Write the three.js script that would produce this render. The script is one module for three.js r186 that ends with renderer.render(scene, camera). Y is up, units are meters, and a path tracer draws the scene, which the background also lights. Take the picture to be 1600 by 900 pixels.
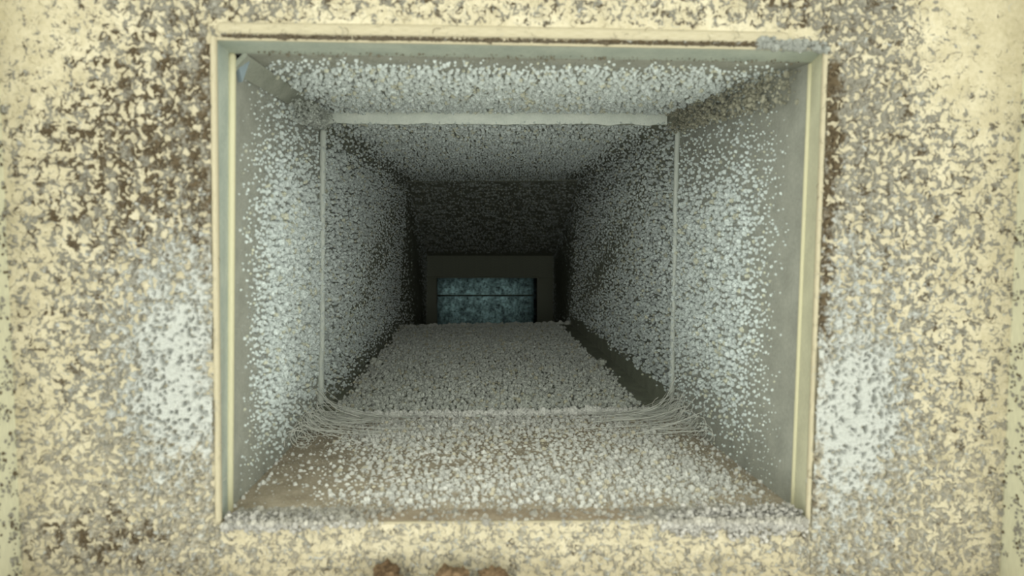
import * as THREE from 'three';
import { RectAreaLightUniformsLib } from 'three/addons/lights/RectAreaLightUniformsLib.js';
import { mergeGeometries, mergeVertices } from 'three/addons/utils/BufferGeometryUtils.js';

// ---------------------------------------------------------------- camera, light, exposure
const scene = new THREE.Scene();
scene.background = new THREE.Color(0x000000);
const camera = new THREE.PerspectiveCamera(42.41, 1600 / 900, 0.01, 20);
camera.position.set(0, 0, 0.465);
camera.rotation.set(THREE.MathUtils.degToRad(-3.945), THREE.MathUtils.degToRad(-2.708), 0, 'YXZ');
camera.focus = 1.0;
camera.userData.fStop = 8.5;
scene.add(camera);
const renderer = new THREE.WebGLRenderer({ antialias: true });
renderer.toneMapping = THREE.LinearToneMapping;
renderer.toneMappingExposure = 0.56;
renderer.shadowMap.enabled = true;
RectAreaLightUniformsLib.init();
const DAY = new THREE.Color().setRGB(0.97, 1.0, 0.93);
// unseen light sources added to light the duct: a bright one behind the camera, a dimmer one in each side wall (L = luminance)
// room (metres): x -1.5..1.5, y -1.45..1.1, z 0.05..2.2
const RX = 1.35, RF = -1.4, RC = 1.15, RB = 2.1, RZ = 0.05;
const fillWindows = [
  { pos: [0.03, -0.02, RB], w: 2.3, h: 1.9, turn: Math.PI, L: 6.8 },
  { pos: [-RX, -0.05, 1.05], w: 1.7, h: 1.8, turn: Math.PI / 2, L: 3.8 },
  { pos: [RX, -0.05, 1.05], w: 1.7, h: 1.8, turn: -Math.PI / 2, L: 3.8 },
];

// ---------------------------------------------------------------- helpers
function rng(seed) { let s = seed >>> 0; return () => { s = (s + 0x6D2B79F5) >>> 0; let t = s; t = Math.imul(t ^ (t >>> 15), t | 1); t ^= t + Math.imul(t ^ (t >>> 7), t | 61); return ((t ^ (t >>> 14)) >>> 0) / 4294967296; }; }
const PERM = new Uint8Array(512); { const r = rng(77), p = [...Array(256).keys()]; for (let i = 255; i > 0; i--) { const j = Math.floor(r() * (i + 1)); [p[i], p[j]] = [p[j], p[i]]; } for (let i = 0; i < 512; i++) PERM[i] = p[i & 255]; }
const GX = [], GY = []; for (let i = 0; i < 16; i++) { GX.push(Math.cos(i * Math.PI / 8 + 0.2)); GY.push(Math.sin(i * Math.PI / 8 + 0.2)); }
const fade = t => t * t * t * (t * (t * 6 - 15) + 10);
function noise2(x, y) {                                  // gradient noise, about -0.75..0.75
  const xi = Math.floor(x), yi = Math.floor(y), fx = x - xi, fy = y - yi, X = xi & 255, Y = yi & 255;
  const g = (i, j, dx, dy) => { const h = PERM[PERM[(X + i) & 255] + ((Y + j) & 255)] & 15; return GX[h] * dx + GY[h] * dy; };
  const u = fade(fx), v = fade(fy);
  const a = g(0, 0, fx, fy), b = g(1, 0, fx - 1, fy), c = g(0, 1, fx, fy - 1), d = g(1, 1, fx - 1, fy - 1);
  return (a + u * (b - a)) * (1 - v) + (c + u * (d - c)) * v;
}
function fbm(x, y, o = 3) { let s = 0, a = 1, f = 1; for (let i = 0; i < o; i++) { s += a * noise2(x * f + i * 17.3, y * f - i * 9.1); a *= 0.5; f *= 2.03; } return s; }
function cell(x, y) {                                    // distance to the nearest of jittered points
  const xi = Math.floor(x), yi = Math.floor(y); let m = 9;
  for (let j = -1; j < 2; j++) for (let i = -1; i < 2; i++) {
    const h = PERM[PERM[(xi + i) & 255] + ((yi + j) & 255)], k = PERM[h + 31];
    const dx = xi + i + h / 256 - x, dy = yi + j + k / 256 - y, d = dx * dx + dy * dy; if (d < m) m = d;
  }
  return Math.sqrt(m);
}
const clamp = (x, a = 0, b = 1) => Math.min(b, Math.max(a, x));
const sstep = (a, b, x) => { const t = clamp((x - a) / (b - a)); return t * t * (3 - 2 * t); };
const lerp = (a, b, t) => a + (b - a) * t;
const V = (x, y, z) => new THREE.Vector3(x, y, z);
const used = new Map();
function numbered(n) { const k = used.get(n) || 0; used.set(n, k + 1); return k ? `${n}_${String(k).padStart(3, '0')}` : n; }
function shadows(m) { m.castShadow = m.receiveShadow = true; return m; }
function tag(o, label, category, group, kind) { if (label) o.userData.label = label; if (category) o.userData.category = category; if (group) o.userData.group = group; if (kind) o.userData.kind = kind; return o; }
function thing(name, base, label, category, group) { const g = new THREE.Group(); g.name = numbered(name); g.position.set(...base); scene.add(g); return tag(g, label, category, group); }
function part(name, geo, mat, parent, label) {           // geometry in world metres; parent a thing or null
  const m = shadows(new THREE.Mesh(geo, mat)); m.name = parent ? name : numbered(name);
  if (parent) { const p = V(0, 0, 0); for (let q = parent; q && q !== scene; q = q.parent) p.add(q.position); geo.translate(-p.x, -p.y, -p.z); parent.add(m); } else scene.add(m);
  if (label) m.userData.label = label;
  return m;
}
function structure(name, geo, mat) { const m = part(name, geo, mat, null); m.userData.kind = 'structure'; return m; }
function box(x0, x1, y0, y1, z0, z1) { const g = new THREE.BoxGeometry(x1 - x0, y1 - y0, z1 - z0); g.translate((x0 + x1) / 2, (y0 + y1) / 2, (z0 + z1) / 2); return g; }
function hexa(inner, out) {                              // slab: four inner corners (a ring) and an outward offset vector
  const P = [...inner, ...inner.map(p => p.clone().add(out))], f = [[0, 1, 2, 3], [7, 6, 5, 4], [0, 4, 5, 1], [1, 5, 6, 2], [2, 6, 7, 3], [3, 7, 4, 0]];
  const pos = [], uv = [];
  for (const q of f) {
    const [a, b, c, d] = q.map(i => P[i]); const ex = b.clone().sub(a).normalize();
    const n = b.clone().sub(a).cross(d.clone().sub(a)).normalize(), ey = n.clone().cross(ex);
    for (const p of [a, b, c, a, c, d]) { pos.push(p.x, p.y, p.z); const r = p.clone().sub(a); uv.push(r.dot(ex), r.dot(ey)); }
  }
  const g = new THREE.BufferGeometry(); g.setAttribute('position', new THREE.Float32BufferAttribute(pos, 3)); g.setAttribute('uv', new THREE.Float32BufferAttribute(uv, 2)); g.computeVertexNormals(); return g;
}
function tube(points, r, seg = 40, rad = 8) {
  const c = points.length === 2 ? new THREE.LineCurve3(points[0], points[1]) : new THREE.CatmullRomCurve3(points);
  const t = new THREE.TubeGeometry(c, seg, r, rad, false);
  const caps = [0, 1].map(k => { const s = new THREE.SphereGeometry(r, rad, 6); const p = c.getPoint(k); s.translate(p.x, p.y, p.z); return s; });
  return mergeGeometries([t, ...caps]);
}

// ---------------------------------------------------------------- materials
function noiseTex(size, period, pick) {                  // colour picked from a tiling noise sampler; period in lattice cells
  const d = new Uint8Array(size * size * 4);
  const per = (x, y, f) => { const u = x * f, v = y * f, w = (a, b) => noise2(a, b), s = x, t = y; // blend four shifted copies so that it tiles
    return (w(u, v) * (1 - s) * (1 - t) + w(u - f, v) * s * (1 - t) + w(u, v - f) * (1 - s) * t + w(u - f, v - f) * s * t) / Math.sqrt((1 - s) ** 2 * (1 - t) ** 2 + s * s * (1 - t) ** 2 + (1 - s) ** 2 * t * t + s * s * t * t); };
  for (let j = 0; j < size; j++) for (let i = 0; i < size; i++) {
    const x = i / size, y = j / size, c = pick((f) => per(x, y, f), x, y), k = (j * size + i) * 4;
    d[k] = clamp(c[0]) * 255; d[k + 1] = clamp(c[1]) * 255; d[k + 2] = clamp(c[2]) * 255; d[k + 3] = 255;
  }
  const t = new THREE.DataTexture(d, size, size); t.wrapS = t.wrapT = THREE.RepeatWrapping; t.magFilter = THREE.LinearFilter; t.minFilter = THREE.LinearMipmapLinearFilter; t.generateMipmaps = true; t.needsUpdate = true; return t;
}
function mixTex(a, b, tile, f1, f2, contrast = 1.2) {
  const t = noiseTex(512, 1, n => { const k = clamp(0.5 + contrast * (0.5 * n(f1) + 0.35 * n(f2) + 0.3 * n(f2 * 2.7))); return [lerp(a[0], b[0], k), lerp(a[1], b[1], k), lerp(a[2], b[2], k)]; });
  t.colorSpace = THREE.SRGBColorSpace; t.repeat.set(1 / tile, 1 / tile); return t;
}
const grit = noiseTex(512, 1, n => { const k = 0.5 + 0.5 * n(60) + 0.35 * n(140); return [k, k, k]; }); grit.repeat.set(10, 10);
const film = (a, b, o = {}) => new THREE.MeshStandardMaterial({ map: mixTex(a, b, 0.12, 7, 40, o.k || 1.2), bumpMap: grit, bumpScale: o.bump ?? 0.00014, roughness: o.rough ?? 0.95, metalness: 0 });
const M = {
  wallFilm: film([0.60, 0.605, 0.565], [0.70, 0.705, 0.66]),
  floorFilm: film([0.62, 0.57, 0.49], [0.80, 0.75, 0.67]),
  shadedFilm: film([0.55, 0.565, 0.50], [0.66, 0.67, 0.60]),  // wallFilm copy darkened for deeper sections: light falloff put into the colour
  cream: film([0.68, 0.64, 0.525], [0.77, 0.735, 0.63], { k: 1.4, bump: 0.00012, rough: 0.6 }),
  creamDull: film([0.80, 0.79, 0.68], [0.88, 0.87, 0.75], { bump: 0.0001, rough: 0.7 }),
  greyPaint: film([0.66, 0.70, 0.66], [0.76, 0.79, 0.74], { bump: 0.0001, rough: 0.7 }),
  tan: film([0.62, 0.55, 0.46], [0.76, 0.70, 0.62], { bump: 0.00012 }),
  hem: film([0.80, 0.78, 0.64], [0.86, 0.84, 0.71], { bump: 0.00005, rough: 0.45 }),
  seamDust: film([0.85, 0.88, 0.84], [0.92, 0.94, 0.90], { bump: 0.00022 }),
  strip: film([0.58, 0.60, 0.55], [0.70, 0.71, 0.66], { bump: 0.00012 }),
  blueMetal: new THREE.MeshStandardMaterial({ color: new THREE.Color().setRGB(0.24, 0.30, 0.33), metalness: 0.2, roughness: 0.5 }),
  dust: new THREE.MeshStandardMaterial({ color: 0xffffff, roughness: 1 }),
  matDust: new THREE.MeshStandardMaterial({ color: 0xffffff, vertexColors: true, roughness: 1 }),
  fibre: new THREE.MeshStandardMaterial({ color: new THREE.Color().setRGB(0.80, 0.81, 0.74), roughness: 0.9 }),
  rust: film([0.36, 0.28, 0.19], [0.53, 0.44, 0.33], { bump: 0.001, k: 1.8 }),
  room: new THREE.MeshStandardMaterial({ color: new THREE.Color().setRGB(0.82, 0.82, 0.78), roughness: 0.9 }),
  roomFloor: new THREE.MeshStandardMaterial({ color: new THREE.Color().setRGB(0.5, 0.48, 0.43), roughness: 0.7 }),
  frame: new THREE.MeshStandardMaterial({ color: new THREE.Color().setRGB(0.75, 0.75, 0.73), roughness: 0.5 }),
  fillPane: new THREE.MeshStandardMaterial({ color: 0x222222, emissive: DAY, emissiveIntensity: 0.35, roughness: 0.4 }),
};
const spangle = noiseTex(512, 1, n => { const k = 0.48 + 0.2 * n(10) + 0.22 * n(26) + 0.22 * n(60); const dark = n(48) + 0.5 * n(95) > 0.40 ? 0.4 : 1; return [k * 0.80 * dark, k * 0.99 * dark, k * 1.0 * dark]; });
spangle.colorSpace = THREE.SRGBColorSpace; spangle.repeat.set(1 / 0.4, 1 / 0.4);
M.galvanised = new THREE.MeshStandardMaterial({ map: spangle, metalness: 0.9, roughness: 0.33 });
M.galvanisedDull = new THREE.MeshStandardMaterial({ map: spangle, metalness: 0.3, roughness: 0.7 });

// ---------------------------------------------------------------- room behind the camera (closed, lit by three added fill panes)
{
  const T = 0.08;
  const s = new THREE.Shape([[-RX - T, RF - T], [RX + T, RF - T], [RX + T, RC + T], [-RX - T, RC + T]].map(p => new THREE.Vector2(...p)));
  s.holes.push(new THREE.Path([[-0.286, -0.232], [-0.286, 0.215], [0.349, 0.215], [0.349, -0.232]].map(p => new THREE.Vector2(...p))));
  const g = new THREE.ExtrudeGeometry(s, { depth: 0.07, bevelEnabled: false }); g.translate(0, 0, RZ - 0.07);
  structure('wall_front', g, M.room);
  structure('floor', box(-RX - T, RX + T, RF - T, RF, RZ, RB + T), M.roomFloor);
  structure('ceiling', box(-RX - T, RX + T, RC, RC + T, RZ, RB + T), M.room);
  const holed = (w, h, cx, cy, W0, W1) => { const q = new THREE.Shape([[W0, RF], [W1, RF], [W1, RC], [W0, RC]].map(p => new THREE.Vector2(...p))); q.holes.push(new THREE.Path([[cx - w / 2, cy - h / 2], [cx - w / 2, cy + h / 2], [cx + w / 2, cy + h / 2], [cx + w / 2, cy - h / 2]].map(p => new THREE.Vector2(...p)))); return new THREE.ExtrudeGeometry(q, { depth: T, bevelEnabled: false }); };
  const wb = holed(fillWindows[0].w, fillWindows[0].h, fillWindows[0].pos[0], fillWindows[0].pos[1], -RX - T, RX + T); wb.translate(0, 0, RB); structure('wall_back', wb, M.room);
  const wl = holed(fillWindows[1].w, fillWindows[1].h, -fillWindows[1].pos[2], fillWindows[1].pos[1], -RB, -RZ); wl.rotateY(Math.PI / 2); wl.translate(-RX - T, 0, 0); structure('wall_left', wl, M.room);
  const wr = holed(fillWindows[2].w, fillWindows[2].h, -fillWindows[2].pos[2], fillWindows[2].pos[1], -RB, -RZ); wr.rotateY(Math.PI / 2); wr.translate(RX, 0, 0); structure('wall_right', wr, M.room);
  fillWindows.forEach((o, i) => {
    const gr = new THREE.Group(); gr.name = `window_${i + 1}`; gr.userData.kind = 'structure'; gr.position.set(...o.pos); gr.rotation.y = o.turn; scene.add(gr);
    const bars = [], b = 0.04; for (const k of [-1, 1]) { const v = new THREE.BoxGeometry(b, o.h, 0.06); v.translate(k * (o.w / 2 - b / 2), 0, -0.04); bars.push(v); const h = new THREE.BoxGeometry(o.w - 2 * b, b, 0.06); h.translate(0, k * (o.h / 2 - b / 2), -0.04); bars.push(h); }
    const f = shadows(new THREE.Mesh(mergeGeometries(bars), M.frame)); f.name = 'fill_window_frame'; gr.add(f);
    const pg = new THREE.BoxGeometry(o.w - 2 * b, o.h - 2 * b, 0.006); const p = shadows(new THREE.Mesh(pg, M.fillPane)); p.position.z = -0.04; p.name = 'fill_window_pane'; gr.add(p);
    const L = new THREE.RectAreaLight(DAY, o.L, o.w - 2 * b, o.h - 2 * b); L.position.set(0, 0, -0.03); L.rotation.y = Math.PI; gr.add(L);
  });
}

// ---------------------------------------------------------------- the duct: rings of four corners (TL, TR, BR, BL)
const ring = (z, a) => a.map(([x, y]) => V(x, y, z));
const OPEN = ring(0, [[-0.1572, 0.1188], [0.2178, 0.1165], [0.2150, -0.1850], [-0.1620, -0.1800]]);
const R0 = ring(-0.033, [[-0.1595, 0.1185], [0.2248, 0.1168], [0.2205, -0.1890], [-0.1680, -0.1845]]);
const R1 = ring(-0.36, [[-0.1695, 0.1250], [0.2253, 0.1276], [0.2231, -0.2010], [-0.1774, -0.2029]]);
const R1N = ring(-0.36, [[-0.1695, 0.1350], [0.2253, 0.1372], [0.2231, -0.2010], [-0.1774, -0.2029]]);   // the near section ends a little higher overhead
const R2 = ring(-1.175, [[-0.1520, 0.1215], [0.2259, 0.1252], [0.2085, -0.1950], [-0.1743, -0.2003]]);
const R3 = ring(-1.90, [[-0.1580, -0.0600], [0.2450, -0.0612], [0.2450, -0.3850], [-0.1650, -0.3850]]);
const OUT = { wall_left: V(-0.002, 0, 0), wall_right: V(0.002, 0, 0), ceiling: V(0, 0.002, 0), floor: V(0, -0.002, 0) };
const SIDE = { left: [0, 3, V(-1, 0, 0)], right: [1, 2, V(1, 0, 0)], roof: [0, 1, V(0, 1, 0)], floor: [3, 2, V(0, -1, 0)] };
function surf(A, B, side) {                              // bilinear wall: u across (top to bottom, or left to right), v along the duct
  const [i, j] = SIDE[side], out = SIDE[side][2];
  const P = (u, v) => A[i].clone().lerp(A[j], u).lerp(B[i].clone().lerp(B[j], u), v);
  const n = P(1, 0.5).sub(P(0, 0.5)).cross(P(0.5, 1).sub(P(0.5, 0))).normalize(); if (n.dot(out) > 0) n.negate();
  return { P, n, lu: A[i].distanceTo(A[j]), lv: A[i].distanceTo(B[i]) };
}
function wallSlab(A, B, side, th = 0.0015) {
  const [i, j, out] = SIDE[side]; let q = [A[i], A[j], B[j], B[i]];
  const n = q[1].clone().sub(q[0]).cross(q[3].clone().sub(q[0])); if (n.dot(out) > 0) q = [A[j], A[i], B[i], B[j]];
  return hexa(q, out.clone().multiplyScalar(th));
}

// ---- cream front box the duct opens into
const intake = thing('intake_box', [0.03, -0.225, 0.0], 'cream-painted sheet metal box with a rectangular opening, surrounding the dusty duct', 'metal box');
{
  const s = new THREE.Shape([[-0.2846, -0.2118], [0.3475, -0.2278], [0.3475, 0.212], [-0.2846, 0.212]].map(p => new THREE.Vector2(...p)));
  s.holes.push(new THREE.Path([[OPEN[0].x, OPEN[0].y], [OPEN[3].x, OPEN[3].y], [OPEN[2].x, OPEN[2].y], [OPEN[1].x, OPEN[1].y]].map(p => new THREE.Vector2(...p))));
  const g = new THREE.ExtrudeGeometry(s, { depth: 0.0015, bevelEnabled: false }); g.translate(0, 0, -0.0015);
  part('front_panel', g, M.cream, intake, 'cream painted panel under the dust');
  part('box_side', box(-0.2862, -0.2846, -0.2118, 0.212, -0.001, 0.055), M.creamDull, intake);
  part('box_side', box(0.3475, 0.3491, -0.2278, 0.212, -0.001, 0.055), M.creamDull, intake);
  part('box_floor', hexa([V(-0.2846, -0.2118, 0.055), V(0.3475, -0.2278, 0.055), V(0.3475, -0.2278, 0), V(-0.2846, -0.2118, 0)], V(0, -0.0015, 0)), M.tan, intake);
  part('box_roof', box(-0.2846, 0.3475, 0.212, 0.2135, -0.001, 0.055), M.creamDull, intake);
  // return flanges that lead from the panel into the duct
  const mk = (side, mat, label) => part('return_flange', wallSlab(OPEN, R0, side, 0.001), mat, intake, label);
  mk('left', M.greyPaint, 'blue-grey dusty return edge'); mk('right', M.creamDull, 'cream return edge'); mk('roof', M.greyPaint, 'blue-grey dusty return edge'); mk('floor', M.tan, 'tan dust-stained return edge');
  // rolled lip over the opening and the folded edges beside it
  const lip = tube([V(-0.153, 0.1255, 0), V(0.02, 0.1252, 0), V(0.192, 0.1238, 0)], 0.0037, 60, 12); lip.scale(1, 1, 0.45);
  part('rolled_lip', lip, M.cream, intake, 'bright cream rolled lip');
  part('folded_edge', tube([V(-0.1582, 0.1195, 0), V(-0.1632, -0.178, 0)], 0.0022, 30, 10), M.cream, intake);
  part('folded_edge', tube([V(0.2188, 0.1165, 0), V(0.2160, -0.184, 0)], 0.0018, 30, 10), M.cream, intake);
  part('folded_edge', tube([V(-0.156, 0.1192, 0), V(0.217, 0.1172, 0)], 0.0010, 30, 8), M.cream, intake);
  part('folded_edge', tube([V(-0.160, -0.1805, 0), V(0.214, -0.1855, 0)], 0.0007, 30, 8), M.cream, intake);
}
// ---- near section
const near = thing('duct_section', [0.03, -0.19, -0.2], 'short square sheet metal duct section nearest the opening, thickly coated in pale dust', 'duct');
{
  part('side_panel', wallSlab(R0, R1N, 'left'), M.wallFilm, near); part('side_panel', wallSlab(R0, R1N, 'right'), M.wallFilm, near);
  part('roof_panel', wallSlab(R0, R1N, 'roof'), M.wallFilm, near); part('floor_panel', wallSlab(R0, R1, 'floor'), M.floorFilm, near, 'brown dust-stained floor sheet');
  part('hem', tube([V(-0.1580, 0.1165, -0.033), V(-0.1675, -0.1840, -0.033)], 0.0026, 30, 10), M.hem, near, 'bright cream hemmed edge');
  part('hem', tube([V(0.2245, 0.1150, -0.033), V(0.2205, -0.1880, -0.033)], 0.0018, 30, 10), M.hem, near, 'bright cream hemmed edge');
  // corner seam strips along the two upper edges
  const cs = (i, sx) => { const a = R0[i], b = R1N[i], w = 0.0115; const q = [V(a.x + sx * w, a.y - 0.001, a.z), V(a.x + sx * 0.001, a.y - w, a.z), V(b.x + sx * 0.001, b.y - w, b.z), V(b.x + sx * w, b.y - 0.001, b.z)]; if (sx > 0) q.reverse(); return hexa(q, V(-sx * 0.002, 0.002, 0)); };
  part('corner_seam', cs(0, 1), M.strip, near);
  part('corner_tab', hexa([V(-0.1560, 0.1165, -0.036), V(-0.1545, 0.1020, -0.042), V(-0.1500, 0.1160, -0.044), V(-0.1500, 0.1160, -0.044)], V(-0.003, 0.0, -0.001)), M.blueMetal, near, 'small blue-grey triangular corner tab');
}
// ---- middle section with its joint strips
const mid = thing('duct_section', [0.03, -0.2, -0.77], 'longer straight duct section behind the first joint, grey with dust and darkening inward', 'duct');
{
  part('side_panel', wallSlab(R1, R2, 'left'), M.shadedFilm, mid); part('side_panel', wallSlab(R1, R2, 'right'), M.shadedFilm, mid);
  part('roof_panel', wallSlab(R1, R2, 'roof'), M.shadedFilm, mid); part('floor_panel', wallSlab(R1, R2, 'floor'), M.shadedFilm, mid);
  const jit = (a, b, n, amp, seed) => { const r = rng(seed), p = []; for (let i = 0; i <= n; i++) p.push(a.clone().lerp(b, i / n).add(V((r() - 0.5) * amp, (r() - 0.5) * amp, (r() - 0.5) * amp))); return p; };
  part('joint_strip', tube(jit(R1[0].clone().add(V(0.0032, -0.012, 0.002)), R1[3].clone().add(V(0.0032, 0.02, 0.002)), 14, 0.0010, 5), 0.0036, 60, 8), M.seamDust, mid);
  part('joint_strip', tube(jit(R1[1].clone().add(V(-0.0026, -0.012, 0.002)), R1[2].clone().add(V(-0.0026, 0.02, 0.002)), 14, 0.0010, 6), 0.0030, 60, 8), M.seamDust, mid);
  const top = new THREE.BoxGeometry(0.378, 0.0135, 0.004, 120, 6, 2); { const p = top.attributes.position; for (let k = 0; k < p.count; k++) { const x = p.getX(k), y = p.getY(k), lo = clamp(0.5 - y / 0.0135); p.setY(k, y + lo * (0.0028 * noise2(x * 45, 3.1) + 0.0012 * noise2(x * 240, 7.7)) + 0.0006 * noise2(x * 200, y * 300)); p.setZ(k, p.getZ(k) + 0.0010 * noise2(x * 120, y * 160) + (p.getZ(k) > 0 ? 0.0012 * Math.sqrt(clamp(1 - Math.abs(y) / 0.0072)) : 0)); } top.computeVertexNormals(); }
  part('joint_flange', mergeGeometries([box(-0.174, 0.230, 0.1235, 0.1400, -0.3615, -0.3595), box(-0.174, -0.1685, 0.115, 0.1400, -0.3625, -0.3595)]), M.shadedFilm, mid);
  const uvt = top.attributes.uv; for (let k = 0; k < uvt.count; k++) uvt.setXY(k, uvt.getX(k) * 0.378, uvt.getY(k) * 0.0135);
  top.rotateZ(0.0045); top.translate(0.0205, 0.1292, -0.3560); part('joint_strip', top, M.seamDust, mid, 'wide pale dusty joint strip overhead');
  part('joint_strip', tube(jit(R1[3].clone().add(V(0.004, 0, 0)), R1[2].clone().add(V(-0.004, 0, 0)), 16, 0.001, 8), 0.0034, 80, 8), M.seamDust, mid);
  part('joint_strip', tube(jit(R2[0].clone(), R2[1].clone(), 16, 0.0015, 9), 0.0034, 80, 8), M.shadedFilm, mid, 'dark joint strip at the far end');
  part('joint_strip', tube(jit(R2[3].clone().add(V(0, -0.001, 0)), R2[2].clone().add(V(0, -0.001, 0)), 16, 0.003, 10), 0.0034, 80, 8), M.shadedFilm, mid, 'dark joint strip at the far end');
  // folded lock seam along the upper right corner
  const ls = (o, r) => tube([R1[1].clone().add(V(-0.0005, o, -0.015)), R2[1].clone().add(V(-0.0005, o, 0.0))], r, 40, 6);
  part('lock_seam', ls(-0.016, 0.0013), M.strip, mid); 
}
// ---- far offset that slopes down into the main duct
const far = thing('duct_offset', [0.03, -0.3, -1.55], 'dark far duct piece with a steeply sloping roof plate dropping towards the back', 'duct');
{
  part('side_panel', wallSlab(R2, R3, 'left'), M.shadedFilm, far); part('side_panel', wallSlab(R2, R3, 'right'), M.shadedFilm, far);
  const rp = wallSlab(R2, R3, 'roof'); part('sloping_roof_panel', rp, M.shadedFilm, far); part('floor_panel', wallSlab(R2, R3, 'floor'), M.shadedFilm, far);
  // end frame with the outlet opening
  const fz0 = -1.932, fz1 = -1.90, ol = -0.128, orr = 0.192, ot = -0.131, ob = -0.375;
  part('end_frame', mergeGeometries([box(-0.172, 0.252, ot, -0.055, fz0, fz1), box(-0.172, ol, -0.39, ot, fz0, fz1), box(orr, 0.252, -0.39, ot, fz0, fz1), box(ol, orr, -0.39, ob, fz0, fz1)]), M.shadedFilm, far, 'dark frame around the outlet');
  part('frame_lip', tube([V(-0.16, -0.128, -1.899), V(0.235, -0.129, -1.899)], 0.003, 20, 6), M.shadedFilm, far);
}
const main = thing('main_duct', [0.03, -0.75, -2.3], 'blue-grey galvanised main duct wall with a horizontal seam, seen through the far opening', 'duct');
{
  const z1 = -1.932, z0 = -2.5, x0 = -0.75, y0 = -0.7, y1 = 0.15;
  const lean = y => z0 - (y + 0.2325) * 0.087;
  part('back_panel', hexa([V(x0, -0.2295, lean(-0.2295)), V(0.70, -0.2335, lean(-0.2335)), V(0.70, y1, lean(y1)), V(x0, y1, lean(y1))], V(0, 0, -0.002)), M.galvanised, main, 'mottled galvanised sheet above the seam');
  part('back_panel', hexa([V(x0, -0.700, lean(-0.7)), V(0.70, -0.700, lean(-0.7)), V(0.70, -0.2375, lean(-0.2375)), V(x0, -0.2335, lean(-0.2335))], V(0, 0, -0.002)), M.galvanised, main, 'mottled galvanised sheet below the seam');
  part('seam_backing', box(x0, 0.70, -0.25, -0.21, z0 - 0.01, z0 - 0.006), M.shadedFilm, main);
  part('seam_edge', tube([V(x0, -0.2345, z0 + 0.001), V(0.70, -0.2385, z0 + 0.001)], 0.0013, 10, 6), M.galvanised, main, 'bright lower seam edge');
  part('post_strip', hexa([V(0.226, y0, lean(y0)), V(0.238, y0, lean(y0)), V(0.238, y1, lean(y1)), V(0.226, y1, lean(y1))], V(0, 0, 0.004)), M.galvanisedDull, main);
  part('roof_panel', box(x0, 0.70, y1, y1 + 0.002, z0 - 0.05, z1), M.galvanisedDull, main); part('floor_panel', box(x0, 0.70, y0 - 0.002, y0, z0, z1), M.galvanisedDull, main);
  part('side_panel', box(x0 - 0.002, x0, y0, y1, z0, z1), M.galvanisedDull, main); part('side_panel', box(0.70, 0.702, y0, y1, z0, z1), M.galvanisedDull, main);
  const s = new THREE.Shape([[x0, y0], [0.70, y0], [0.70, y1], [x0, y1]].map(p => new THREE.Vector2(...p))); s.holes.push(new THREE.Path([[-0.128, -0.375], [-0.128, -0.131], [0.192, -0.131], [0.192, -0.375]].map(p => new THREE.Vector2(...p))));
  const g = new THREE.ExtrudeGeometry(s, { depth: 0.002, bevelEnabled: false }); g.translate(0, 0, z1 - 0.002); part('front_sheet', g, M.galvanisedDull, main);
}

// ---------------------------------------------------------------- dust
function crumbGeometry(seed, detail, rough) {            // a fluffy, knobbly crumb of unit radius
  let g = new THREE.IcosahedronGeometry(1, detail); g.deleteAttribute('uv'); g.deleteAttribute('normal'); g = mergeVertices(g, 1e-4);
  const p = g.attributes.position, o = seed * 13.7;
  for (let i = 0; i < p.count; i++) {
    const x = p.getX(i), y = p.getY(i), z = p.getZ(i);
    const n = noise2(x * 1.3 + o, y * 1.3 + z * 0.9 + o) * 0.5 + noise2(y * 2.6 - o, z * 2.6 + x * 1.7) * rough + noise2(z * 4.6 + o, x * 4.6 - y * 3.3) * rough * 0.9 + noise2(x * 8.3 - z * 5, y * 8.3 + z * 6 + o) * rough * 0.6;
    p.setXYZ(i, x * (1 + n), y * (1 + n), z * (1 + n));
  }
  g.computeVertexNormals(); return g;
}
const CRUMB = crumbGeometry(3, 7, 0.6), SPECK = crumbGeometry(8, 2, 0.5);
function scatter(name, label, list, geo = CRUMB, category = 'dust') {   // list of [position, normal, radius, stretch along the normal, colour]
  const m = shadows(new THREE.InstancedMesh(geo, M.dust, list.length)); m.name = numbered(name); scene.add(m);
  const r = rng(list.length * 31 + name.length), mat = new THREE.Matrix4(), q = new THREE.Quaternion(), e = new THREE.Euler(), qn = new THREE.Quaternion(), c = new THREE.Color();
  list.forEach(([p, n, rad, st, col], i) => {
    e.set(r() * 6.28, r() * 6.28, r() * 6.28); q.setFromEuler(e);
    const f = () => rad * (0.78 + 0.5 * r());
    mat.compose(p, q, V(f(), f(), f()));
    if (st !== 1) { qn.setFromUnitVectors(V(0, 0, 1), n); const S = new THREE.Matrix4().makeTranslation(p.x, p.y, p.z).multiply(new THREE.Matrix4().makeRotationFromQuaternion(qn)).multiply(new THREE.Matrix4().makeScale(1, 1, st)).multiply(new THREE.Matrix4().makeRotationFromQuaternion(qn.clone().invert())).multiply(new THREE.Matrix4().makeTranslation(-p.x, -p.y, -p.z)); mat.premultiply(S); }
    m.setMatrixAt(i, mat); c.setRGB(...col); m.setColorAt(i, c);
  });
  return tag(m, label, category, null, 'stuff');
}
const PALE = [0.66, 0.715, 0.69];
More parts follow.
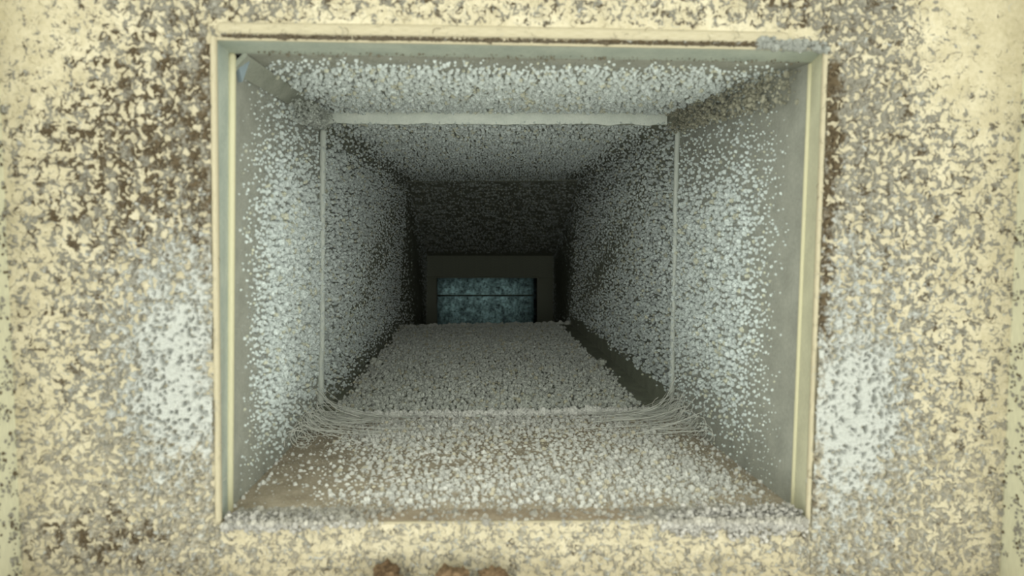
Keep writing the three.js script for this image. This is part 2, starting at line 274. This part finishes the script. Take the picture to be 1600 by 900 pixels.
function coat(A, B, side, label, seed, o) {              // crumbs on one wall of a section
  const S = surf(A, B, side), r = rng(seed), list = [];
  const pass = (step, r0, r1, keep, lift, w, floor = 0.6) => {
    const nu = Math.floor(S.lu / step), nv = Math.floor(S.lv / step);
    for (let i = 0; i < nu; i++) for (let j = 0; j < nv; j++) {
      const u = (i + 0.5 + (r() - 0.5) * 0.85) / nu, v = (j + 0.5 + (r() - 0.5) * 0.85) / nv, k = r(), a = r(), t = r();
      if (u < 0 || u > 1 || v < 0 || v > 1) continue;
      const x = u * S.lu, y = v * S.lv, d = o.density(u, v, x, y); if (d <= 0) continue;
      const cl = 0.5 + 0.9 * noise2(x * 70 + seed, y * 70) + 0.5 * noise2(x * 190, y * 190 + seed);
      if (k > keep * d * clamp(0.55 + cl * 0.9, 0.2, 1)) continue;
      const sz = (o.size ? o.size(u, v, x, y) : 1), rad = lerp(r0, r1, a * a) * sz * lerp(0.7, 1, d);
      const hu = r(), b = w * lerp(floor, 1.1, Math.sqrt(t)), col = (o.tint || PALE).map((q, i) => q * b * (hu > 0.92 ? [0.92, 0.86, 0.72][i] : 1));
      list.push([S.P(u, v).addScaledVector(S.n, rad * lift), S.n, rad, 1 + 0.35 * r(), col]);
    }
  };
  for (const p of o.passes) pass(...p);
  return scatter('dust_coating', label, list);
}
const NEAR_PASS = [[0.0046, 0.0014, 0.0026, 0.95, 0.65, 1.08, 0.78], [0.0029, 0.0006, 0.0012, 0.5, 0.25, 0.55, 0.5], [0.0017, 0.00025, 0.00062, 0.8, 0.2, 0.85, 0.55]];  // second pass darker: shade between lumps put into the crumb colour
const thin = v => 1 - 0.45 * sstep(0.25, 1.0, v);
const MID_PASS = [[0.0047, 0.0012, 0.0023, 0.85, 0.7, 1.05, 0.6], [0.0028, 0.0005, 0.0011, 0.5, 0.25, 0.42, 0.5]];  // dark second pass again paints the shade in the gaps
// near section. u runs from the top down on the side walls; y is metres in from the opening
const sideDensity = (u, v, x, y) => {
  const wob = 0.02 * noise2(x * 22, y * 22) + 0.012 * noise2(x * 60, y * 60);
  const front = 0.12 * sstep(0.01, 0.05, y) + 0.88 * sstep(0.018, 0.080, y + wob), diag = sstep(0.0, 0.07, x + wob - 0.015 - 0.12 * clamp(y)), low = 1 - 0.75 * sstep(0.245, 0.31, x + wob * 1.2 - 0.05 * clamp((0.15 - y) * 4));
  return clamp(front * lerp(0.6, 1, diag) * low * (1 - 0.6 * sstep(0.312, 0.318, y)));
};
const sideSize = (u, v, x, y) => lerp(0.5, 1.0, sstep(0.05, 0.15, y)) * lerp(0.6, 1, sstep(0.03, 0.11, x)) * lerp(1, 0.6, sstep(0.2, 0.29, x));
coat(R0, R1N, 'left', 'pale grey lumpy dust crusting the left wall of the near duct section', 11, { passes: NEAR_PASS, density: sideDensity, size: (...a) => sideSize(...a) * 1.08 });
coat(R0, R1N, 'right', 'pale grey lumpy dust crusting the right wall of the near duct section', 12, { passes: NEAR_PASS, density: (u, v, x, y) => sideDensity(u, v, x, y - 0.004), size: (...a) => sideSize(...a) * 0.95 });
coat(R0, R1N, 'roof', 'fine grey dust clinging overhead between the opening and the pale joint strip', 13, { passes: NEAR_PASS, density: (u, v, x, y) => sstep(0.0, 0.05, y + 0.015 * noise2(x * 40, y * 40)) * (0.45 + 0.55 * sstep(0.0, 0.07, Math.min(x, 0.385 - x))) * (1 - 0.7 * sstep(0.300, 0.308, y) * sstep(0.02, 0.06, Math.min(x, 0.385 - x))), size: (u, v, x, y) => lerp(0.55, 0.9, sstep(0.02, 0.14, y)) });
coat(R0, R1, 'floor', 'fluffy whitish dust lying on the brown floor in front of the first joint', 14, { tint: [0.74, 0.74, 0.69], passes: [[0.0042, 0.0009, 0.0022, 0.9, 0.5, 1, 0.75], [0.0025, 0.0005, 0.0011, 0.7, 0.3, 0.85], [0.0016, 0.00025, 0.0006, 0.6, 0.2, 0.85]], density: (u, v, x, y) => { const w = 0.02 * noise2(x * 25, y * 25); return lerp(0.12, 1, sstep(0.015, 0.085, x + w - 0.02 * sstep(0.25, 0.05, y))) * lerp(0.2, 1, sstep(0.0, 0.05, 0.385 - x + w)) * lerp(0.45, 1, sstep(0.0, 0.05, y + w)) * (1 - 0.7 * sstep(0.310, 0.318, y)); } });
// middle section
coat(R1, R2, 'left', 'dense grey dust lumps on the left wall beyond the first joint', 15, { passes: MID_PASS, size: (u, v) => lerp(1, 0.7, v), density: (u, v, x, y) => thin(v) * (0.3 + 0.7 * sstep(0.0, 0.035, x)) * (1 - 0.75 * sstep(0.285, 0.315, x + 0.01 * noise2(x * 40, y * 40))) });
coat(R1, R2, 'right', 'dense grey dust lumps on the right wall beyond the first joint', 16, { passes: MID_PASS, size: (u, v) => lerp(1, 0.7, v), density: (u, v, x, y) => thin(v) * (0.7 + 0.3 * sstep(0.02, 0.1, x + 0.02 * noise2(x * 20, y * 20))) * (1 - sstep(0.296, 0.312, x + 0.012 * noise2(x * 30, y * 30))) });
coat(R1, R2, 'roof', 'grey fibrous dust hanging overhead between the two joint strips', 17, { passes: MID_PASS, density: (u, v, x, y) => (0.4 + 0.6 * sstep(0, 0.04, Math.min(x - 0.005, 0.375 - x))) * thin(v) , size: (u, v) => lerp(0.9, 0.65, v) });
coat(R1, R2, 'floor', 'grey crumbly dust on the duct floor beyond the first joint', 18, { tint: [0.70, 0.72, 0.66], passes: [[0.0046, 0.0012, 0.0025, 0.9, 0.7, 1.05, 0.65], [0.0027, 0.0005, 0.0012, 0.6, 0.25, 0.42, 0.5]], density: (u, v, x, y) => sstep(0.0, 0.022, x + 0.012 * noise2(y * 30, x * 30)) * sstep(0.004, 0.020, 0.385 - x + 0.012 * noise2(y * 30, x * 30)) * lerp(0.1, 1, sstep(0.022, 0.032, y)) });
// far sloping roof: combed sideways into ridges, deep shade put into the tint
coat(R2, R3, 'roof', 'dust combed into sideways ridges on the far sloping roof plate, deep shade put into its tint', 19, { tint: [0.60, 0.64, 0.60], passes: [[0.0045, 0.0011, 0.0026, 0.9, 0.1, 0.8]], density: (u, v, x, y) => clamp(0.4 + 1.3 * noise2(x * 25, y * 120)) * (1 - sstep(0.66, 0.72, y)) });
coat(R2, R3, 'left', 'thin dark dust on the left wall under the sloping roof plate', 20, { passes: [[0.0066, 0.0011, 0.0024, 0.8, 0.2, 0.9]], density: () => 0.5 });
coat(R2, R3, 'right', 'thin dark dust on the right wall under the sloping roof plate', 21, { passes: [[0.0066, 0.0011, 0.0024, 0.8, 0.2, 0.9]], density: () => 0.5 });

// dust gathered along the joints
function ridge(label, a, b, n, r0, r1, spread, nrm, seed, tint = PALE) {
  const r = rng(seed), list = [];
  for (let i = 0; i < 2600; i++) { if (i >= n) break; const t = r(), p = a.clone().lerp(b, t); const k = 0.6 + 0.8 * (0.5 + noise2(t * 40 + seed, 1.5)); const rad = lerp(r0, r1, r() * r()) * k; p.add(V((r() - 0.5) * spread[0], (r() - 0.5) * spread[1], (r() - 0.5) * spread[2])); const w = 0.88 + 0.24 * r(); list.push([p, nrm, rad, 1.1, tint.map(q => q * w)]); }
  return scatter('dust_ridge', label, list, CRUMB);
}
ridge('whitish ridge of dust along the first floor joint', R1[3].clone().add(V(0.03, 0.0045, 0.002)), R1[2].clone().add(V(-0.02, 0.0045, 0.002)), 1300, 0.0008, 0.0030, [0, 0.005, 0.008], V(0, 1, 0), 31, [0.76, 0.76, 0.71]);
ridge('pale dust along the first overhead joint strip', R1[0].clone().add(V(0.012, -0.0022, 0.005)), R1[1].clone().add(V(-0.014, -0.0022, 0.005)), 420, 0.0004, 0.0012, [0, 0.003, 0.003], V(0, -1, 0), 32, [0.60, 0.66, 0.62]);
ridge('dust beads along the left vertical joint strip', R1[0].clone().add(V(0.0055, -0.02, 0.002)), R1[3].clone().add(V(0.0055, 0.03, 0.002)), 320, 0.0005, 0.0015, [0.002, 0, 0.006], V(1, 0, 0), 33);
ridge('dust beads along the right vertical joint strip', R1[1].clone().add(V(-0.0045, -0.10, 0.002)), R1[2].clone().add(V(-0.0045, 0.03, 0.002)), 300, 0.0005, 0.0016, [0.002, 0, 0.006], V(-1, 0, 0), 34);
ridge('grey dust along the far edge of the duct floor', R2[3].clone().add(V(0.004, 0.003, 0)), R2[2].clone().add(V(-0.004, 0.003, 0)), 500, 0.0015, 0.0035, [0, 0.003, 0.006], V(0, 1, 0), 35, [0.62, 0.63, 0.57]);
ridge('brown-grey dust along the upper right corner of the near section', R0[1].clone().add(V(-0.010, -0.012, -0.02)), R1N[1].clone().add(V(-0.008, -0.012, 0.01)), 1500, 0.0004, 0.0014, [0.024, 0.024, 0.01], V(-0.7, -0.7, 0), 36, [0.40, 0.39, 0.30]);
ridge('grey dust along the upper left corner of the near section', R0[0].clone().add(V(0.012, -0.012, -0.14)), R1N[0].clone().add(V(0.008, -0.012, 0.01)), 1300, 0.0003, 0.0010, [0.018, 0.018, 0.01], V(0.7, -0.7, 0), 37, [0.52, 0.55, 0.50]);

// dust mat on the front panel: a sheet of threads and fluff with holes down to the paint
const gauss = (x, y, cx, cy, sx, sy) => Math.exp(-((x - cx) ** 2 / (2 * sx * sx) + (y - cy) ** 2 / (2 * sy * sy)));
const leftEdge = y => lerp(-0.1632, -0.1582, clamp((y + 0.178) / 0.2975)) - 0.0018, rightEdge = y => lerp(0.2160, 0.2188, clamp((y + 0.184) / 0.3)) + 0.0014;
function matField(x, y) {                                // -> cover, pale, brown, thickness, tan
  const wx = x + 0.014 * noise2(x * 30, y * 30 + 5) + 0.006 * noise2(x * 90, y * 90), wy = y + 0.014 * noise2(x * 30 + 9, y * 30) + 0.006 * noise2(x * 90 + 4, y * 90);
  const eL = sstep(0.13, 0.0, leftEdge(y) - wx), low = sstep(-0.10, -0.14, wy), mL = gauss(wx, wy, -0.186, -0.090, 0.021, 0.038), edL = sstep(0.013, 0.002, leftEdge(y) - x) * sstep(-0.05, 0.0, y) * sstep(0.130, 0.115, y);
  const bL = gauss(wx, wy, -0.205, 0.05, 0.045, 0.055);
  const left = [0.265 + 0.15 * eL - 0.13 * gauss(wx, wy, -0.275, 0.13, 0.06, 0.035) + 0.03 * low + 0.34 * mL + 0.05 * bL + 0.08 * gauss(wx, wy, -0.235, -0.185, 0.03, 0.014) + 0.12 * edL,
    0.05 + 0.40 * sstep(0.05, -0.04, wy) * eL * (1 - 0.6 * low) + 0.6 * mL, 0.26 + 0.30 * bL - 0.12 * low + 0.4 * gauss(wx, wy, -0.235, -0.190, 0.03, 0.012) - mL + 0.12 * edL, 1 + 1.2 * mL, low];
  const eR = sstep(0.135, 0.0, wx - rightEdge(y)), mR = gauss(wx, wy, 0.245, -0.115, 0.020, 0.034), edR = sstep(0.012, 0.003, x - rightEdge(y)) * sstep(0.122, 0.10, y) * sstep(-0.195, -0.175, y);
  const right = [0.25 + 0.18 * eR - 0.15 * sstep(0.05, 0.12, wy) * sstep(0.25, 0.30, wx) + 0.06 * sstep(-0.11, -0.15, wy) + 0.34 * mR + 0.14 * edR,
    0.10 + 0.36 * eR * sstep(0.05, -0.03, wy) * (1 - 0.35 * sstep(-0.14, -0.18, wy)) + 0.62 * mR - 0.2 * edR, 0.26 - 0.10 * sstep(-0.12, -0.17, wy) - mR + 0.5 * edR, 1 + 1.2 * mR, sstep(-0.10, -0.15, wy)];
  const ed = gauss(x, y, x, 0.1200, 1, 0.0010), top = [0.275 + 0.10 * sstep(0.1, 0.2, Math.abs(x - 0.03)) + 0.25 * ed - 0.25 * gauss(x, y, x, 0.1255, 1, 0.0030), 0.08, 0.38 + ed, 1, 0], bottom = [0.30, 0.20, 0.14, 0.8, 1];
  const mid = y > 0 ? top : bottom, a = sstep(-0.150, -0.172, wx), b = sstep(0.205, 0.228, wx);
  return mid.map((m, i) => a > 0 ? lerp(m, left[i], a) : lerp(m, right[i], b));
}
function dustMat(label, x0, x1, y0, y1, inside, step = 0.00046) {
  const nx = Math.ceil((x1 - x0) / step), ny = Math.ceil((y1 - y0) / step), W = nx + 1, H = ny + 1;
  const S = new Float32Array(W * H), Z = new Float32Array(W * H), C = new Float32Array(W * H * 3), id = new Int32Array(W * H).fill(-1);
  for (let j = 0; j < H; j++) for (let i = 0; i < W; i++) {
    const x = x0 + i * step, y = y0 + j * step, k = j * W + i;
    if (!inside(x, y)) { S[k] = -1; continue; }
    const [c, pale, brown, th, tan] = matField(x, y);
    const ux = x + 0.0016 * noise2(x * 260, y * 260), uy = y + 0.0016 * noise2(x * 260 + 40, y * 260);
    const n1 = Math.abs(fbm(ux * 190, uy * 190, 4)), b = fbm(ux * 150 + 3, uy * 150, 3), f = noise2(x * 1000, y * 1000);
    const s = c - (0.95 * n1 + 0.17) + 0.24 * b - 0.07 * f;
    S[k] = s;
    const lump = 1 - clamp(cell(x * 400, y * 400));
    Z[k] = s > 0 ? 0.00012 + th * (0.0016 * sstep(0, 0.35, s) + 0.0011 * lump * sstep(0, 0.2, s)) + 0.0004 * (0.5 + f) * sstep(0, 0.1, s) : -0.0004;
    const pn = pale + 0.55 * noise2(x * 170 + 11, y * 170) + 0.45 * noise2(x * 420, y * 420 + 3) + 0.25 * f, bn = brown + 0.6 * noise2(x * 120, y * 120 + 21) + 0.35 * noise2(x * 500, y * 500);
    const kt = tan * sstep(-0.35, 0.25, noise2(x * 260 + 5, y * 260)), kp = sstep(0.25, 0.62, pn), kb = sstep(0.25, 0.6, bn) * (1 - kp);
    for (let q = 0; q < 3; q++) { const g = lerp(lerp([0.235, 0.222, 0.18][q], [0.33, 0.30, 0.225][q], kt), [0.085, 0.062, 0.033][q], kb); C[k * 3 + q] = lerp(g, [0.42, 0.43, 0.40][q], kp); }
  }
  const pos = [], col = [], idx = [];
  const vert = k => { if (id[k] < 0) { id[k] = pos.length / 3; pos.push(x0 + (k % W) * step, y0 + Math.floor(k / W) * step, Z[k]); col.push(C[k * 3], C[k * 3 + 1], C[k * 3 + 2]); } return id[k]; };
  for (let j = 0; j < ny; j++) for (let i = 0; i < nx; i++) {
    const a = j * W + i, b = a + 1, c = a + W, d = c + 1; if (S[a] <= 0 && S[b] <= 0 && S[c] <= 0 && S[d] <= 0) continue;
    if (S[a] === -1 || S[b] === -1 || S[c] === -1 || S[d] === -1) continue;
    idx.push(vert(a), vert(b), vert(d), vert(a), vert(d), vert(c));
  }
  for (let k = 0; k < W * H; k++) if (id[k] >= 0 && S[k] <= 0) { /* colour of a buried rim follows its neighbours */ }
  const g = new THREE.BufferGeometry(); g.setAttribute('position', new THREE.Float32BufferAttribute(pos, 3)); g.setAttribute('color', new THREE.Float32BufferAttribute(col, 3)); g.setIndex(idx); g.computeVertexNormals();
  return tag(part('dust_mat', g, M.matDust, null), label, 'dust', null, 'stuff');
}
const floorLine = x => lerp(-0.2118, -0.2278, (x + 0.2846) / 0.6321) + 0.0006;
dustMat('brown and grey threads of dust matted over the cream panel left of the opening', -0.2840, -0.1580, -0.2200, 0.2112, (x, y) => y > floorLine(x) && x < leftEdge(y));
dustMat('grey and brown dust felted over the cream panel right of the opening', 0.2150, 0.3470, -0.2300, 0.2112, (x, y) => y > floorLine(x) && x > rightEdge(y));
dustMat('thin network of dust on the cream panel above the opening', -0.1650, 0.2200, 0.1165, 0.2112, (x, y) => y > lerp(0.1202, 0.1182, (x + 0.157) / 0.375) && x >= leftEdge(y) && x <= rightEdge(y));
dustMat('pale flaky tan dust on the cream strip below the opening', -0.1650, 0.2165, -0.2300, -0.1770, (x, y) => y > floorLine(x) && y < lerp(-0.1806, -0.1859, (x + 0.16) / 0.374) && x >= leftEdge(y) && x <= rightEdge(y));

{
  const arc = new THREE.TorusGeometry(1, 0.045, 4, 9, 2.1), r = rng(404), sides = [['left', -0.2830, -0.1600], ['right', 0.2165, 0.3460], ['above', -0.1600, 0.2165], ['below', -0.1600, 0.2165]];
  for (const [side, x0, x1] of sides) {
    const list = [], n = side === 'left' || side === 'right' ? 9000 : 3000;
    for (let i = 0; i < n; i++) {
      const x = lerp(x0, x1, r()), y = side === 'above' ? lerp(0.1220, 0.150, r()) : side === 'below' ? lerp(-0.216, -0.188, r()) : lerp(-0.212, 0.150, r()), t = r(), u = r();
      const [c, pale, brown, th] = matField(x, y); if (r() > c * 1.5) continue;
      const k = 0.8 + 0.4 * r(), col = pale > t * 1.1 ? [0.44, 0.45, 0.42] : brown + 0.15 > u ? [0.09, 0.065, 0.036] : [0.26, 0.245, 0.20];
      list.push([V(x, y, (side === 'above' && y < 0.129 ? 0.0017 : 0.0004) + 0.002 * th * r() * (y > 0.129 || y < 0.1 ? 1 : 0.2)), lerp(0.0010, 0.0034, r() * r()), col.map(q => q * k)]);
    }
    const m = shadows(new THREE.InstancedMesh(arc, M.dust, list.length)), q = new THREE.Quaternion(), e = new THREE.Euler(), mat = new THREE.Matrix4(), cc = new THREE.Color();
    list.forEach(([p, sc, col], i) => { e.set((r() - 0.5) * 0.7, (r() - 0.5) * 0.7, r() * 6.283); q.setFromEuler(e); mat.compose(p, q, V(sc, sc * (0.5 + r()), sc)); m.setMatrixAt(i, mat); cc.setRGB(...col); m.setColorAt(i, cc); });
    m.name = numbered('dust_hair'); scene.add(m); tag(m, { left: 'fine curled hairs in the dust on the panel left of the opening', right: 'fine curled hairs in the dust on the panel right of the opening', above: 'fine curled hairs in the thin dust above the rolled lip', below: 'fine curled hairs in the pale dust below the opening' }[side], 'dust', null, 'stuff');
  }
}
for (const [x, nx, lab] of [[-0.2842, 1, 'specks of dust on the left side of the cream box'], [0.3471, -1, 'specks of dust on the right side of the cream box']]) {
  const r = rng(90 + nx), list = [];
  for (let i = 0; i < 6000; i++) { const y = lerp(-0.21, 0.18, r()), z = 0.05 * r(); if (r() > 0.25 + 1.4 * noise2(y * 90, z * 90 + nx)) continue; const k = r() > 0.35 ? [0.27, 0.255, 0.21] : [0.12, 0.09, 0.05]; list.push([V(x, y, z), V(nx, 0, 0), lerp(0.0003, 0.0012, r() * r()), 0.6, k]); }
  scatter('dust_specks', lab, list);
}
// fluff along the lower lip
{
  const r = rng(51), list = [];
  for (let i = 0; i < 7000; i++) {
    const t = r(), x = lerp(-0.160, 0.216, t), w = 0.09 + 0.9 * sstep(0.66, 0.76, t) + 0.75 * sstep(0.30, 0.16, t) ;
    if (r() > w * (0.6 + 0.8 * noise2(x * 60, 3.3) + 0.2)) continue;
    const z = 0.0035 - 0.036 * r(), y = lerp(-0.1812, -0.1868, t) + 0.001 - 0.0035 * (-z / 0.033), rad = lerp(0.0004, 0.0020, r() * r()) * (1 + 0.3 * sstep(0.7, 0.85, t)), k = 0.6 + 0.55 * r();
    list.push([V(x, y + rad * 0.3, z), V(0, 1, 0), rad, 1.1, [0.50 * k, 0.48 * k, 0.42 * k]]);
  }
  for (let i = 0; i < 2800; i++) {                        // heaped and hanging over the edge, mostly at the right
    const right = r() > 0.25, t = right ? lerp(0.74, 0.995, r()) : lerp(0.0, 0.26, r() * r()), x = lerp(-0.160, 0.216, t), hang = r() * r() * (right ? 0.013 : 0.006) * (0.7 + noise2(x * 110, 8.8)), rise = (right ? 0.010 : 0.005) * sstep(right ? 0.72 : 0.28, right ? 0.80 : 0.18, t) * r() * r();
    const up = r() > 0.5, rad = lerp(0.0004, 0.0018, r() * r()), k = 0.6 + 0.55 * r();
    list.push([V(x, lerp(-0.1806, -0.1862, t) + (up ? rise : -hang), up ? -0.012 * r() : 0.0005 + 0.003 * r()), V(0, 0, 1), rad, 1.1, [0.50 * k, 0.485 * k, 0.44 * k]]);
  }
  scatter('dust_fringe', 'white fluff heaped along the lower edge of the opening', list);
}
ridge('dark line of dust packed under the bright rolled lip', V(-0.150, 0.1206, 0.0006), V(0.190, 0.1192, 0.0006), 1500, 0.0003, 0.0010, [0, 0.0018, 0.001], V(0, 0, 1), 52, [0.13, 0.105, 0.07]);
ridge('sparse dark specks along the inner upper edge of the opening', R0[0].clone().add(V(0.02, -0.0006, 0.004)), R0[1].clone().add(V(-0.01, -0.0006, 0.004)), 260, 0.0002, 0.0008, [0, 0.0006, 0.012], V(0, -1, 0), 54, [0.20, 0.18, 0.13]);
ridge('grey fluff tufted at the upper right corner of the opening', V(0.176, 0.1205, 0.001), V(0.219, 0.1180, 0.001), 420, 0.0005, 0.0018, [0.002, 0.006, 0.003], V(0, 0, 1), 53, [0.30, 0.31, 0.28]);
// cobweb fibres in the lower corners of the first joint
function cobweb(label, c1, c0, sx, seed, n) {            // c1: corner at the joint, c0: the same corner at the opening
  const r = rng(seed), geos = [], fib = (pts, rad) => geos.push(new THREE.TubeGeometry(new THREE.CatmullRomCurve3(pts), 9, rad, 4, false));
  for (let i = 0; i < n; i++) {
    const q = c1.clone().lerp(c0, 0.42 * r() * r()), up = 0.003 + 0.045 * r() * r(), inn = 0.012 + 0.10 * r() * r() + (r() > 0.75 ? 0.07 * r() : 0);
    const a = V(q.x + sx * 0.0015, q.y + up, q.z + 0.004 * r()), c = V(q.x + sx * inn, q.y + 0.0035 + 0.003 * r(), q.z + 0.004 + 0.035 * r() * r());
    const m = a.clone().lerp(c, 0.4 + 0.2 * r()).add(V(-sx * 0.010 * r(), -0.35 * up * r(), 0.018 * (r() - 0.5))); m.y = Math.max(m.y, q.y + 0.003);
    fib([a, m, c], 0.00019 + 0.00040 * r() ** 3);
  }
  for (let i = 0; i < 26; i++) {                         // loose loops curling off the corner
    const q = c1.clone().lerp(c0, 0.05 + 0.45 * r()), R = 0.004 + 0.009 * r(), t0 = r() * 6.28, o = V(q.x + sx * (0.006 + 0.012 * r()), q.y + 0.004 + R * 0.9, q.z), pts = [];
    for (let k = 0; k < 6; k++) { const t = t0 + k * 0.75; pts.push(V(o.x + sx * R * Math.cos(t), Math.max(q.y + 0.002, o.y + R * Math.sin(t) * 0.8), o.z + 0.012 * (k / 5 - 0.5))); if ((pts[k].x - q.x) * sx < 0.001) pts[k].x = q.x + sx * 0.001; }
    fib(pts, 0.0002 + 0.00012 * r());
  }
  return tag(part('cobweb', mergeGeometries(geos), M.fibre, null), label, 'cobweb', null, 'stuff');
}
cobweb('dusty fibres strung across the lower left corner at the first joint', R1[3], R0[3], 1, 61, 115);
cobweb('dusty fibres strung across the lower right corner at the first joint', R1[2], R0[2], -1, 62, 140);

// single bigger clumps and the brown lumps
function clump(name, label, pos, rad, seed, mat, category, n = 9, group) {
  const r = rng(seed), gs = [];
  for (let i = 0; i < n; i++) { const g = crumbGeometry(seed + i, 4, 0.6), k = rad * (i ? 0.35 + 0.35 * r() : 0.8); g.scale(k, k * 0.9, k); const a = r() * 6.28, h = i ? r() : 0.3; g.translate(pos[0] + (i ? Math.cos(a) * rad * 0.75 * (1 - h * 0.5) : 0), pos[1] + rad * (0.15 + h * 0.75), pos[2] + (i ? Math.sin(a) * rad * 0.6 : 0)); gs.push(g); }
  const g = mergeGeometries(gs), p = g.attributes.position, uv = new Float32Array(p.count * 2); for (let i = 0; i < p.count; i++) { uv[i * 2] = p.getX(i) + p.getZ(i) * 0.7; uv[i * 2 + 1] = p.getY(i) - p.getZ(i) * 0.4; } g.setAttribute('uv', new THREE.BufferAttribute(uv, 2));
  g.translate(-pos[0], -pos[1], -pos[2]); const m = part(name, g, mat, null); m.position.set(...pos); return tag(m, label, category, group);
}
M.fluff = film([0.78, 0.79, 0.74], [0.88, 0.89, 0.84], { bump: 0.001 });
clump('dust_clump', 'round whitish dust clump on the duct floor just behind the first joint, near the middle', [0.0614, -0.199, -0.430], 0.0055, 71, M.fluff, 'dust clump');
clump('dust_clump', 'grey dust clump beside the bare strip at the right edge of the floor', [0.193, -0.198, -0.672], 0.0075, 72, M.fluff, 'dust clump');
clump('dust_clump', 'upright grey dust clump against the left wall on the middle floor', [-0.160, -0.199, -0.70], 0.0085, 73, M.fluff, 'dust clump');
clump('brown_lump', 'widest brown fuzzy lump at the bottom edge, leftmost of the three', [-0.0560, -0.2150, 0.016], 0.0095, 81, M.rust, 'lump', 9, 'brown lumps at the bottom edge');
clump('brown_lump', 'brown fuzzy lump with a grey tuft, middle one of the three at the bottom edge', [-0.0150, -0.2160, 0.016], 0.0090, 82, M.rust, 'lump', 9, 'brown lumps at the bottom edge');
clump('brown_lump', 'low rounded brown lump at the bottom edge, rightmost of the three', [0.0100, -0.2165, 0.016], 0.0085, 83, M.rust, 'lump', 9, 'brown lumps at the bottom edge');

renderer.render(scene, camera);
